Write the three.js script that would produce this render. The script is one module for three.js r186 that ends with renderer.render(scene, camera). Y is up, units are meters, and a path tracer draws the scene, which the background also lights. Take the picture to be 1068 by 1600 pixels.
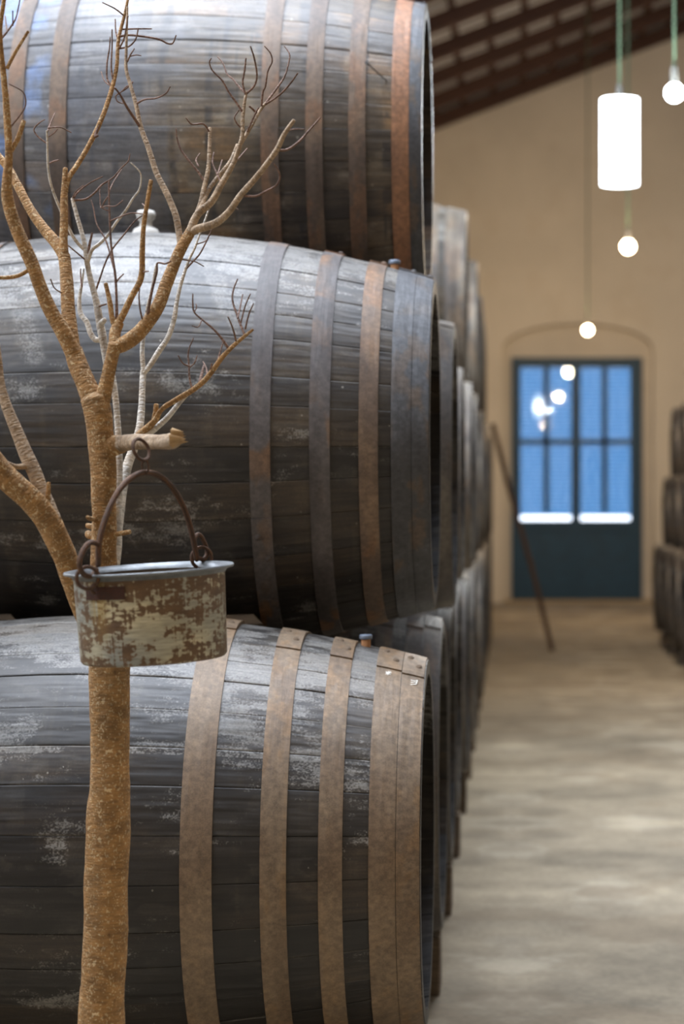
import * as THREE from 'three';
import { mergeGeometries } from 'three/addons/utils/BufferGeometryUtils.js';
import { RectAreaLightUniformsLib } from 'three/addons/lights/RectAreaLightUniformsLib.js';

// ---------------------------------------------------------------- camera, sky, daylight, exposure
RectAreaLightUniformsLib.init();
const scene = new THREE.Scene();
const renderer = new THREE.WebGLRenderer({ antialias: true });
renderer.toneMapping = THREE.LinearToneMapping;
renderer.toneMappingExposure = 1.0;
renderer.shadowMap.enabled = true;

const FOCAL = 3350, VX = 800, VY = 775, EYE = 1.22;      // lens in pixels of the 1068 x 1600 frame, level camera with shifted lens
const camera = new THREE.PerspectiveCamera(2 * Math.atan(825 / FOCAL) * 180 / Math.PI, 1600 / 1650, 0.1, 200);
camera.position.set(0, EYE, 0);
camera.setViewOffset(1600, 1650, 0, 50, 1068, 1600);
camera.focus = 3.62;
camera.userData.fStop = 3.7;
camera.updateProjectionMatrix();
scene.add(camera);

scene.background = new THREE.Color().setRGB(2.8, 3.1, 3.6);           // overcast sky outside

const WINDOW_LIGHT = 11, ROOF_LIGHT = 16, WINDOW_TINT = [0.86, 0.94, 1.08];
const BULB_WARM = [1.0, 0.76, 0.5], BULB_COOL = [0.9, 0.96, 1.0];
const BULB_POWER = 10, COOL_POWER = 8, NEAR_POWER = 4.5;

// ---------------------------------------------------------------- helpers
const at = (px, py, d) => new THREE.Vector3((px - VX) * d / FOCAL, EYE - (py - VY) * d / FOCAL, -d);
function rng(seed) { let a = seed >>> 0; return () => { a = (a + 0x6D2B79F5) >>> 0; let t = Math.imul(a ^ (a >>> 15), 1 | a); t = (t + Math.imul(t ^ (t >>> 7), 61 | t)) ^ t; return ((t ^ (t >>> 14)) >>> 0) / 4294967296; }; }
const TABLE = (() => { const r = rng(77), t = new Float32Array(65536); for (let i = 0; i < 65536; i++) t[i] = r(); return t; })();
function vn(x, y) {
  const xi = Math.floor(x), yi = Math.floor(y); let fx = x - xi, fy = y - yi;
  fx = fx * fx * (3 - 2 * fx); fy = fy * fy * (3 - 2 * fy);
  const a = (yi & 255) << 8, b = ((yi + 1) & 255) << 8, c = xi & 255, d = (xi + 1) & 255;
  const p = TABLE[a | c], q = TABLE[a | d], s = TABLE[b | c], t = TABLE[b | d];
  return p + (q - p) * fx + (s - p + (p - q - s + t) * fx) * fy;
}
function fbm(x, y, n = 4) { let s = 0, a = 0.5, m = 0; for (let i = 0; i < n; i++) { s += a * vn(x, y); m += a; a *= 0.5; x = x * 2.03 + 17.3; y = y * 2.03 + 9.1; } return s / m; }
const clamp = (x, a = 0, b = 1) => Math.min(b, Math.max(a, x));
const step = (a, b, x) => { const t = clamp((x - a) / (b - a)); return t * t * (3 - 2 * t); };
const mix = (a, b, t) => a + (b - a) * t;
const mix3 = (a, b, t) => [mix(a[0], b[0], t), mix(a[1], b[1], t), mix(a[2], b[2], t)];
function colorTex(w, h, fn) {                                         // fn gives sRGB 0..255
  const data = new Uint8Array(w * h * 4);
  for (let j = 0; j < h; j++) for (let i = 0; i < w; i++) {
    const c = fn((i + 0.5) / w, (j + 0.5) / h), k = (j * w + i) * 4;
    data[k] = clamp(c[0], 0, 255); data[k + 1] = clamp(c[1], 0, 255); data[k + 2] = clamp(c[2], 0, 255); data[k + 3] = 255;
  }
  const t = new THREE.DataTexture(data, w, h, THREE.RGBAFormat);
  t.colorSpace = THREE.SRGBColorSpace; t.wrapS = t.wrapT = THREE.MirroredRepeatWrapping; t.magFilter = THREE.LinearFilter; t.minFilter = THREE.LinearFilter; t.needsUpdate = true;
  return t;
}
function greyTex(w, h, fn) { const t = colorTex(w, h, (u, v) => { const g = fn(u, v) * 255; return [g, g, g]; }); t.colorSpace = THREE.NoColorSpace; return t; }
const std = (o) => new THREE.MeshStandardMaterial(o);
const taken = {};
function numbered(name) { const n = taken[name] = (taken[name] ?? -1) + 1; return n ? `${name}_${String(n).padStart(3, '0')}` : name; }
function shadow(o) { o.castShadow = o.receiveShadow = true; return o; }
function part(name, geometry, material, parent) { const m = shadow(new THREE.Mesh(geometry, material)); m.name = name; parent.add(m); return m; }
function thing(name, label, category, position = [0, 0, 0], group) {
  const o = new THREE.Group(); o.name = numbered(name); o.position.set(...position); o.userData = { label, category };
  if (group) o.userData.group = group;
  scene.add(o); return o;
}
function setting(name, geometry, material, label, category = 'structure') {
  const o = geometry ? shadow(new THREE.Mesh(geometry, material)) : new THREE.Group();
  o.name = name; o.userData = { label, category, kind: 'structure' }; scene.add(o); return o;
}
function box(w, h, d, x = 0, y = 0, z = 0) { const g = new THREE.BoxGeometry(w, h, d); g.translate(x, y, z); return g; }
function worldUV(g, s = 1) {                                          // uv in metres by the main direction of each face
  const p = g.attributes.position, n = g.attributes.normal, uv = new Float32Array(p.count * 2);
  for (let i = 0; i < p.count; i++) {
    const ax = Math.abs(n.getX(i)), ay = Math.abs(n.getY(i)), az = Math.abs(n.getZ(i));
    const [a, b] = ax > ay && ax > az ? [p.getZ(i), p.getY(i)] : ay > az ? [p.getX(i), p.getZ(i)] : [p.getX(i), p.getY(i)];
    uv[i * 2] = a * s; uv[i * 2 + 1] = b * s;
  }
  g.setAttribute('uv', new THREE.BufferAttribute(uv, 2)); return g;
}
const ORD = ['first', 'second', 'third', 'fourth', 'fifth', 'sixth', 'seventh', 'eighth', 'ninth', 'tenth', 'eleventh', 'twelfth', 'thirteenth', 'fourteenth', 'fifteenth', 'sixteenth'];

// ---------------------------------------------------------------- room
const ROOM = { left: -3.0, ridge: 3.0, right: 9.0, far: -24.5, near: 6.5 };
const roofY = (x) => x < ROOM.ridge ? 5.75 + 0.384 * x : 5.75 + 0.384 * (2 * ROOM.ridge - x);
const plasterTex = colorTex(1024, 1024, (u, v) => {
  const a = fbm(u * 8, v * 8, 5), b = vn(u * 256, v * 256), s = step(0.62, 0.8, fbm(u * 16 + 3, v * 16, 4));
  const k = 0.95 + 0.08 * (a - 0.5) + 0.025 * (b - 0.5);
  return [226 * k - 3 * s, 214 * k - 4 * s, 195 * k - 5 * s];
});
plasterTex.repeat.set(0.25, 0.25);
const plasterBump = greyTex(512, 512, (u, v) => fbm(u * 32, v * 32, 4));
const plaster = std({ map: plasterTex, roughness: 0.95, bumpMap: plasterBump, bumpScale: 0.002 });
const floorTex = colorTex(2048, 2048, (u, v) => {                      // 8 m: trowelled concrete with worn and stained patches
  const x = u * 8, z = v * 8;
  const w = fbm(x * 1.1 + 0.8 * vn(z * 2, x * 2), z * 1.1, 5), f = fbm(x * 7 + 2, z * 7, 4), g = vn(x * 90, z * 90), c = fbm(x * 3.4 + 40, z * 3.4 + 11, 6);
  let k = 0.82 + 0.36 * (w - 0.5) + 0.3 * (f - 0.5) + 0.09 * (g - 0.5);
  const pale = step(0.56, 0.66, c) * (0.5 + 0.5 * step(0.45, 0.6, f)), dark = step(0.57, 0.68, fbm(x * 3.2 + 9, z * 3.2 + 31, 4));
  let col = [176 * k, 162 * k, 138 * k];
  col = mix3(col, [206, 197, 178], 0.34 * pale); col = mix3(col, [112, 96, 76], 0.3 * dark);
  return col;
});
floorTex.repeat.set(1 / 8, 1 / 8);
const floorRough = greyTex(512, 512, (u, v) => 0.68 + 0.3 * fbm(u * 16, v * 16, 4));
floorRough.repeat.set(1 / 8, 1 / 8);
const concrete = std({ map: floorTex, roughness: 1, roughnessMap: floorRough, bumpMap: plasterBump, bumpScale: 0.0015 });

{
  const W = ROOM.right - ROOM.left, D = ROOM.near - ROOM.far, cx = (ROOM.left + ROOM.right) / 2, cz = (ROOM.near + ROOM.far) / 2;
  setting('floor', worldUV(box(W + 0.6, 0.2, D + 1.2, cx, -0.1, cz)), concrete, 'worn grey brown concrete floor of the warehouse', 'floor');
}
// windows in the left wall: [nearest, farthest] distance, y from 2.85 to 4.28
const WIN_Y = [2.85, 4.28], WINS = [[10.0, 13.22], [5.2, 8.0], [1.2, 3.8]];
{
  const s = new THREE.Shape();                                        // in (distance, y)
  s.moveTo(-ROOM.near - 0.3, 0); s.lineTo(25, 0); s.lineTo(25, roofY(ROOM.left) + 0.2); s.lineTo(-ROOM.near - 0.3, roofY(ROOM.left) + 0.2); s.closePath();
  for (const [a, b] of WINS) { const h = new THREE.Path(); h.moveTo(a, WIN_Y[0]); h.lineTo(b, WIN_Y[0]); h.lineTo(b, WIN_Y[1]); h.lineTo(a, WIN_Y[1]); h.closePath(); s.holes.push(h); }
  const g = new THREE.ExtrudeGeometry(s, { depth: 0.35, bevelEnabled: false }); g.rotateY(Math.PI / 2); g.translate(ROOM.left - 0.35, 0, 0);
  setting('wall_left', worldUV(g), plaster, 'plastered side wall with high windows behind the barrel row', 'wall');
}
function gableShape() {
  const s = new THREE.Shape(), L = ROOM.left, R = ROOM.right;
  s.moveTo(L - 0.35, 0); s.lineTo(R + 0.35, 0); s.lineTo(R + 0.35, roofY(R) + 0.3); s.lineTo(ROOM.ridge, roofY(ROOM.ridge) + 0.3); s.lineTo(L - 0.35, roofY(L) + 0.3); s.closePath(); return s;
}
const OPEN = { l: -0.115, r: 1.615, spring: 2.86, apex: 3.195 };
{
  const s = gableShape(), h = new THREE.Path(), c = (OPEN.l + OPEN.r) / 2, hw = (OPEN.r - OPEN.l) / 2, rise = OPEN.apex - OPEN.spring;
  h.moveTo(OPEN.l, 0.002); h.lineTo(OPEN.r, 0.002); h.lineTo(OPEN.r, OPEN.spring);
  for (let i = 1; i <= 28; i++) { const t = Math.PI * i / 28; h.lineTo(c + hw * Math.cos(t), OPEN.spring + rise * Math.pow(Math.sin(t), 0.85)); }
  h.closePath(); s.holes.push(h);
  const g = new THREE.ExtrudeGeometry(s, { depth: 0.32, bevelEnabled: false }); g.translate(0, 0, ROOM.far - 0.32);
  setting('wall_far', worldUV(g), plaster, 'cream plastered gable wall with the arched door niche', 'wall');
  const g2 = new THREE.ExtrudeGeometry(gableShape(), { depth: 0.3, bevelEnabled: false }); g2.translate(0, 0, ROOM.near);
  setting('wall_near', worldUV(g2), plaster, 'plastered end wall behind the viewer', 'wall');
  setting('wall_right', worldUV(box(0.35, roofY(ROOM.right) + 0.1, 31.8, ROOM.right + 0.175, (roofY(ROOM.right) + 0.1) / 2, -9.1)), plaster, 'plastered side wall on the far side of the hall', 'wall');
}
// ---------------------------------------------------------------- roof: pale boards, battens, deep brown rafters
const SKY = [2.6, 5.6, 3.0, 6.7];                                    // roof light: along the slope from the ridge, and distance
const whiteFrame = std({ color: 0xd8d4c8, roughness: 0.6 });
const glass = new THREE.MeshPhysicalMaterial({ color: 0xffffff, roughness: 0.02, transmission: 1, thickness: 0, ior: 1.45 });
const roofWood = std({ map: (() => { const t = colorTex(512, 256, (u, v) => { const g = fbm(u * 8, v * 64, 4), k = 0.7 + 0.6 * (g - 0.3); return [84 * k, 52 * k, 36 * k]; }); t.repeat.set(0.7, 2); return t; })(), roughness: 0.75 });
const roofPale = std({ map: (() => { const t = colorTex(256, 256, (u, v) => { const k = 0.94 + 0.12 * (fbm(u * 16, v * 16, 4) - 0.5); return [228 * k, 228 * k, 232 * k]; }); return t; })(), roughness: 0.9 });
{
  const slope = Math.atan(0.384), half = (ROOM.ridge - ROOM.left + 0.35) / Math.cos(slope);
  const ceiling = setting('ceiling', null, null, 'sloping roof of pale boards over brown rafters', 'ceiling');
  const Dz = ROOM.near - ROOM.far + 1, cz = (ROOM.near + ROOM.far) / 2;
  for (const side of [-1, 1]) {
    const mat4 = new THREE.Matrix4().makeRotationZ(-side * slope).setPosition(ROOM.ridge, roofY(ROOM.ridge) + 0.14, 0);
    const add = (name, g, m, parent = ceiling) => { g.applyMatrix4(mat4); return part(name, worldUV(g), m, parent); };
    const [s0, s1, d0, d1] = SKY, zn = cz + Dz / 2, zf = cz - Dz / 2;       // the roof light lies in the left slope only
    if (side > 0) add('roof_boards', box(half, 0.06, Dz, half / 2, 0.08, cz), roofPale);
    else {
      add('roof_boards', box(s0, 0.06, Dz, -s0 / 2, 0.08, cz), roofPale); add('roof_boards', box(half - s1, 0.06, Dz, -(half + s1) / 2, 0.08, cz), roofPale);
      add('roof_boards', box(s1 - s0, 0.06, zn + d0, -(s0 + s1) / 2, 0.08, (zn - d0) / 2), roofPale); add('roof_boards', box(s1 - s0, 0.06, -d1 - zf, -(s0 + s1) / 2, 0.08, (zf - d1) / 2), roofPale);
      const w = setting('window_5', null, null, 'roof light over the front of the barrel row', 'roof window');
      for (const [a, b, z0, z1] of [[s0 - 0.05, s0, d0, d1], [s1, s1 + 0.05, d0, d1], [s0, s1, d0 - 0.05, d0], [s0, s1, d1, d1 + 0.05], [(s0 + s1) / 2 - 0.02, (s0 + s1) / 2 + 0.02, d0, d1]]) add('window_frame', box(b - a, 0.12, z1 - z0, -(a + b) / 2, 0.06, -(z0 + z1) / 2), whiteFrame, w);
      for (const [a, b] of [[s0, (s0 + s1) / 2 - 0.02], [(s0 + s1) / 2 + 0.02, s1]]) add('pane', box(b - a, 0.005, d1 - d0, -(a + b) / 2, 0.1, -(d0 + d1) / 2), glass, w);
      const lamp = new THREE.RectAreaLight(new THREE.Color().setRGB(...WINDOW_TINT), ROOF_LIGHT, s1 - s0 - 0.1, d1 - d0 - 0.1), c = new THREE.Vector3(-(s0 + s1) / 2, -0.01, -(d0 + d1) / 2).applyMatrix4(mat4), n = new THREE.Vector3(0, -1, 0).transformDirection(mat4);
      lamp.position.copy(c); lamp.up.set(0, 0, 1); lamp.lookAt(c.clone().add(n)); scene.add(lamp);
    }
    for (let x = 0.2; x < half; x += 0.36) {
      if (side < 0 && x > s0 - 0.1 && x < s1 + 0.1) { add('batten', box(0.06, 0.05, zn + d0 - 0.4, -x, 0.025, (zn - d0 - 0.3) / 2), roofWood); add('batten', box(0.06, 0.05, -d1 - zf - 0.4, -x, 0.025, (zf - d1 + 0.3) / 2 ), roofWood); }
      else add('batten', box(0.06, 0.05, Dz - 0.6, side * x, 0.025, cz), roofWood);
    }
    for (let d = 24.4; d > -6; d -= 1.2) {
      if (side < 0 && d > d0 - 0.1 && d < d1 + 0.1) { add('rafter', box(s0 - 0.1, 0.13, 0.13, -s0 / 2, -0.065, -d), roofWood); add('rafter', box(half - s1 - 0.1, 0.13, 0.13, -(half + s1) / 2, -0.065, -d), roofWood); }
      else add('rafter', box(half - 0.05, 0.15, 0.13, side * half / 2, -0.075, -d), roofWood);
    }
  }
  part('ridge_beam', worldUV(box(0.16, 0.28, Dz - 0.8, ROOM.ridge, roofY(ROOM.ridge) - 0.02, cz)), roofWood, ceiling);
}
// ---------------------------------------------------------------- windows
WINS.forEach(([a, b], i) => {
  const w = setting(`window_${i + 1}`, null, null, ['high daylight window at the upper left beyond the top barrel', 'high side window level with the front barrels', 'high side window between the viewer and the front barrels'][i], 'window');
  const y0 = WIN_Y[0], y1 = WIN_Y[1], H = y1 - y0, L = b - a, x = ROOM.left - 0.2;
  w.position.set(x, (y0 + y1) / 2, -(a + b) / 2);
  part('window_frame', mergeGeometries([box(0.07, 0.06, L, 0, H / 2 - 0.03, 0), box(0.07, 0.06, L, 0, -H / 2 + 0.03, 0), box(0.07, H - 0.12, 0.06, 0, 0, L / 2 - 0.03), box(0.07, H - 0.12, 0.06, 0, 0, -L / 2 + 0.03)]), whiteFrame, w);
  for (const k of [-1, 1]) part('mullion', box(0.05, H - 0.12, 0.04, 0, 0, k * L / 6), whiteFrame, w);
  for (const k of [-1, 0, 1]) part('pane', box(0.004, H - 0.12, L / 3 - 0.06, 0, 0, k * L / 3), glass, w);
  const lamp = new THREE.RectAreaLight(new THREE.Color().setRGB(...WINDOW_TINT), WINDOW_LIGHT, L - 0.15, H - 0.15);
  lamp.position.set(ROOM.left - 0.12, (y0 + y1) / 2, -(a + b) / 2); lamp.lookAt(ROOM.left + 5, (y0 + y1) / 2, -(a + b) / 2);
  scene.add(lamp);
});
// ---------------------------------------------------------------- the blue door in its niche
{
  const z = -24.8, S = FOCAL / 24.8, X = (px) => (px - VX) / S, Y = (py) => EYE - (py - VY) / S;
  const teal = std({ map: colorTex(256, 512, (u, v) => { const k = 0.9 + 0.3 * (fbm(u * 8, v * 16, 4) - 0.5) + 0.1 * (fbm(u * 60, v * 4, 2) - 0.5); return [20 * k, 66 * k, 90 * k]; }), roughness: 0.55 });
  const blind = new THREE.MeshPhysicalMaterial({ color: new THREE.Color().setRGB(0.026, 0.14, 0.3), transmission: 0.6, roughness: 0.95, thickness: 0 });
  const D = setting('door_1', null, null, 'teal double door with blue slatted blinds behind its panes', 'door');
  D.position.set((X(803) + X(998)) / 2, 0, z);
  const ox = D.position.x, B = (x0, x1, y0, y1, dz, th) => box(X(x1) - X(x0), Y(y0) - Y(y1), th, (X(x0) + X(x1)) / 2 - ox, (Y(y0) + Y(y1)) / 2, dz);
  part('door_frame', mergeGeometries([B(799, 803, 559, 940, 0, 0.1), B(998, 1002, 559, 940, 0, 0.1), B(803, 998, 559, 564, 0, 0.1)]), teal, D);
  const leaves = [[802.8, 900.6, [813, 848.5], [857.5, 892]], [900.6, 998.2, [906.5, 939.5], [948.5, 984]]];
  for (const [l, r, p, q] of leaves) {
    const leaf = part('door_leaf', mergeGeometries([B(l, p[0], 564, 939, 0, 0.055), B(q[1], r, 564, 939, 0, 0.055), B(p[1], q[0], 575, 802, 0, 0.05), B(p[0], q[1], 564, 575, 0, 0.055), B(p[0], q[1], 686, 695, 0, 0.05), B(p[0], q[1], 813, 828, 0, 0.055), B(p[0], q[1], 925, 939, 0, 0.055)]), teal, D);
    part('lower_panel', B(p[0], q[1], 828, 925, -0.01, 0.02), teal, leaf);
    for (const [a, b] of [p, q]) for (const [c, e] of [[575, 686], [695, 813]]) part('pane', B(a, b, c, e, 0, 0.004), glass, leaf);
  }
  part('meeting_strip', B(898.5, 902.5, 565, 938, 0.036, 0.02), teal, D);
  const roll = thing('roller_blind', 'closed blue slatted roller blind hanging outside the glazed door', 'blind', [ox, 0, z - 0.14]);
  const y0 = Y(806), y1 = Y(562), n = 40, h = (y1 - y0) / n;
  const slat = new THREE.PlaneGeometry(X(998) - X(803), h * 0.97, 1, 5), sp = slat.attributes.position; for (let i = 0; i < sp.count; i++) sp.setZ(i, -0.012 * (2 * sp.getY(i) / h) ** 2); slat.computeVertexNormals();
  for (let i = 0; i < n; i++) { const m = part('slat', slat, blind, roll); m.position.y = y0 + h * (i + 0.5); }
  const c = (OPEN.l + OPEN.r) / 2;                                    // plaster infill round the door, at the back of the niche
  const s = new THREE.Shape(); s.moveTo(-2, 0); s.lineTo(4, 0); s.lineTo(4, 4); s.lineTo(-2, 4); s.closePath();
  const hole = new THREE.Path(); hole.moveTo(X(799), 0.001); hole.lineTo(X(1002), 0.001); hole.lineTo(X(1002), Y(559)); hole.lineTo(X(799), Y(559)); hole.closePath(); s.holes.push(hole);
  const g = new THREE.ExtrudeGeometry(s, { depth: 0.1, bevelEnabled: false }); g.translate(0, 0, -24.925);
  setting('wall_niche', worldUV(g), plaster, 'plaster back of the arched niche round the blue door', 'wall');
  setting('trim_1', box(1.7, 0.03, 0.3, c, 0.006, -24.66), std({ color: 0xb39a72, roughness: 0.9 }), 'low stone threshold under the blue door', 'threshold');
}
// ---------------------------------------------------------------- lamps in the aisle
const cordMat = std({ color: 0x4c634a, roughness: 0.7 });
const capMat = std({ color: 0x3a3a36, roughness: 0.5 });
function pendant(name, label, x, y, d, tint, power, glow, shape, size = 0.72) {
  const top = roofY(x) + 0.19, o = thing(name, label, 'lamp', [x, y, -d], 'lamps hanging over the aisle');
  const cool = shape === 'tube';
  const mat = std({ color: 0xffffff, roughness: 0.4, emissive: new THREE.Color().setRGB(...tint), emissiveIntensity: glow });
  let g, up;
  if (cool) { g = new THREE.CylinderGeometry(0.088, 0.088, 0.40, 24); up = 0.2; }
  else { g = new THREE.LatheGeometry([[0.0001, -0.062], [0.024, -0.057], [0.045, -0.043], [0.058, -0.022], [0.062, 0], [0.058, 0.022], [0.045, 0.043], [0.026, 0.058], [0.0001, 0.062]].map(([a, b]) => new THREE.Vector2(a * size, b * size)), 24); up = 0.058 * size; }
  part(cool ? 'light_tube' : 'bulb', g, mat, o);
  const cap = new THREE.CylinderGeometry(0.014, 0.018, 0.07, 14); cap.translate(0, up + 0.035, 0); part('socket', cap, capMat, o);
  const cord = new THREE.CylinderGeometry(0.006, 0.006, top - y - up - 0.06, 8); cord.translate(0, up + 0.06 + (top - y - up - 0.06) / 2, 0); part('cord', cord, cordMat, o);
  const l = new THREE.PointLight(new THREE.Color().setRGB(...tint), power, 0, 2); l.position.set(x, y, -d); l.castShadow = true; l.shadow.radius = cool ? 4.4 : 2.6; scene.add(l);
}
pendant('pendant_lamp', 'warm round bulb hanging in front of the arch above the blue door', 0.745, 2.86, 21.2, BULB_WARM, BULB_POWER, 30);
pendant('pendant_lamp', 'warm round bulb hanging just below the white tube lamp', 0.76, 2.86, 14.1, BULB_WARM, BULB_POWER, 30);
pendant('pendant_lamp', 'cool white bulb at the upper right edge', 0.657, 2.856, 8.7, BULB_COOL, COOL_POWER, 40, 'bulb', 0.6);
pendant('tube_lamp', 'thick white cylindrical fluorescent lamp hanging over the aisle', 0.5, 2.87, 10, BULB_COOL, COOL_POWER, 9, 'tube');
pendant('pendant_lamp', 'warm round bulb over the aisle beside the viewer', 0.755, 2.86, 0.2, BULB_WARM, NEAR_POWER, 30);

// ---------------------------------------------------------------- barrels
const L2 = 0.645;
const profile = (R, r0) => (u) => R - (R - r0) * Math.pow(Math.min(1, Math.abs(u) / L2), 1.9);
function staveBounds(seed, n) { const r = rng(seed), w = []; let s = 0; for (let i = 0; i < n; i++) { const k = 0.75 + 0.5 * r(); w.push(k); s += k; } const b = [-Math.PI]; for (const k of w) b.push(b[b.length - 1] + k / s * Math.PI * 2); return b; }
function barrelWood(seed, bounds, pal) {                              // the whole skin of one barrel, u along the axis, v round it from the back over the top
  const r = rng(seed), tone = bounds.map(() => 0.9 + 0.2 * r()), off = bounds.map(() => r() * 200), specks = [];
  for (let i = 0; i < pal.specks; i++) specks.push([r() * 1.3, r(), 0.0006 + 0.003 * r() * r() * r(), r() * 0.8]);
  const W = pal.size, tex = colorTex(W, W, (u, v) => {
    const th = (v - 0.5) * 2 * Math.PI, x = u * 1.3, a = v * 2.8;
    let k = 0; while (k < bounds.length - 2 && th > bounds[k + 1]) k++;
    const grain = fbm(x * 5 + off[k], a * 150 + off[k], 3), fine = vn(x * 40 + off[k], a * 500), blot = fbm(x * 4 + seed, a * 4, 5), run = fbm(x * 34 + seed * 3, a * 2.2, 3), mid = fbm(x * 11 + off[k], a * 22, 4);
    let c = mix3(pal.dark, pal.light, clamp(0.5 + 1.5 * (blot - 0.5) + 0.7 * (grain - 0.5) + 0.5 * (mid - 0.5)));
    const b = step(0.52, 0.68, fbm(x * 3 + 50 + seed, a * 5 + off[k] * 0.02, 4)); c = mix3(c, pal.brown, pal.brownAmt * b * (0.4 + 0.6 * grain));
    const d = step(0.55, 0.72, run) * step(0.4, 0.6, mid); c = mix3(c, pal.drip, pal.dripAmt * d);
    if (pal.extra) c = pal.extra(c, x, th, a, grain, mid, run);
    const sc = step(0.64, 0.74, fbm(x * 16 + 5, a * 26 + seed, 4)); c = mix3(c, pal.scuff, pal.scuffAmt * sc);
    const q = tone[k] * (0.8 + 0.26 * fine + 0.22 * vn(x * 420, a * 420)), sl = Math.min(th - bounds[k], bounds[k + 1] - th) * 0.45;
    if (sl < 0.0022 && off[k] > 90) c = mix3(c, [150, 146, 138], 0.5 * step(0.5, 0.62, fbm(x * 9 + off[k], a * 3, 4)) * step(0.0022, 0.0012, sl));   // chalky dirt lodged along some seams
    return [c[0] * q, c[1] * q, c[2] * q];
  });
  for (const [x, v, s, t] of specks) {                                 // small splashes of whitewash
    const D = tex.image.data, cx = x / 1.3 * W, cy = v * W, rx = s / 1.3 * W, ry = s / 2.8 * W;
    for (let j = Math.floor(cy - ry - 1); j <= cy + ry + 1; j++) for (let i = Math.floor(cx - rx - 1); i <= cx + rx + 1; i++) {
      if (((i - cx) / (rx + 0.5)) ** 2 + ((j - cy) / (ry + 0.5)) ** 2 > 1) continue;
      const q = (((j + W) % W) * W + ((i + W) % W)) * 4; for (let e = 0; e < 3; e++) D[q + e] = mix(D[q + e], [188, 184, 172][e], 0.35 + 0.5 * t);
    }
  }
  return tex;
}
const woodBump = greyTex(1024, 1024, (u, v) => 0.5 + 0.6 * (fbm(u * 10, v * 256, 3) - 0.5) + 0.5 * (fbm(u * 24, v * 48, 3) - 0.5));
function barrelMat(tex, rough = 0.55) { return new THREE.MeshPhysicalMaterial({ map: tex, roughness: rough, bumpMap: woodBump, bumpScale: 0.003, specularIntensity: 1 }); }
function rustTex(seed, base, dark, rust, rustAmt) {                    // hoop iron, u across the band and v round the barrel, both in metres
  const t = colorTex(256, 2048, (u, v) => {
    const x = u * 0.35, a = v * 2.8, n = fbm(x * 30 + seed, a * 14, 5), m = fbm(x * 8 + seed * 2, a * 4, 5), f = vn(x * 700, a * 700), g = fbm(x * 120, a * 120, 3);
    let c = mix3(base, dark, step(0.42, 0.62, m) * 0.85); c = mix3(c, rust, rustAmt * step(0.48, 0.64, n) * step(0.35, 0.6, fbm(x * 5 + 90 + seed, a * 3, 4)));
    const k = 0.84 + 0.2 * f + 0.34 * (g - 0.5) + 0.2 * (n - 0.5); return [c[0] * k, c[1] * k, c[2] * k];
  });
  return t;
}
function hoopMat(tex, rough = 0.6) { return new THREE.MeshPhysicalMaterial({ map: tex, roughness: rough, metalness: 0.12, bumpMap: plasterBump, bumpScale: 0.0012 }); }

function staveGeometry(prof, a0, a1, lift, segs) {
  const gap = 0.0011, e = 0.006, th = 0.028, cols = [[a0 + gap, -0.0014], [a0 + gap + e, 0], [(a0 + a1) / 2, 0.0004], [a1 - gap - e, 0], [a1 - gap, -0.0014]];
  const pos = [], uv = [], idx = [];
  const point = (u, a, dr) => { const r = prof(u) + lift + dr; pos.push(u, r * Math.cos(a), r * Math.sin(a)); uv.push(u / 1.3 + 0.5, a / (2 * Math.PI) + 0.5); };
  const strip = (list, flip) => {                                      // list of [angle, dr] columns over the length
    const start = pos.length / 3, n = list.length;
    for (let i = 0; i <= segs; i++) { const u = -L2 + 2 * L2 * i / segs; for (const [a, dr] of list) point(u, a, dr); }
    for (let i = 0; i < segs; i++) for (let j = 0; j < n - 1; j++) { const p = start + i * n + j, q = p + 1, s = p + n, t = s + 1; flip ? idx.push(p, q, s, q, t, s) : idx.push(p, s, q, q, s, t); }
  };
  strip(cols, true);
  strip([[a1 - gap, -th], [a0 + gap, -th]], true);
  strip([[a0 + gap, -th], [a0 + gap, -0.0014]], true); strip([[a1 - gap, -0.0014], [a1 - gap, -th]], true);
  for (const u of [-L2, L2]) { const s = pos.length / 3; for (const [a, dr] of cols) { point(u, a, dr); point(u, a, -th); } for (let j = 0; j < 4; j++) { const p = s + 2 * j; u > 0 ? idx.push(p, p + 2, p + 1, p + 1, p + 2, p + 3) : idx.push(p, p + 1, p + 2, p + 1, p + 3, p + 2); } }
  const g = new THREE.BufferGeometry(); g.setAttribute('position', new THREE.Float32BufferAttribute(pos, 3)); g.setAttribute('uv', new THREE.Float32BufferAttribute(uv, 2)); g.setIndex(idx); g.computeVertexNormals(); return g;
}
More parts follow.
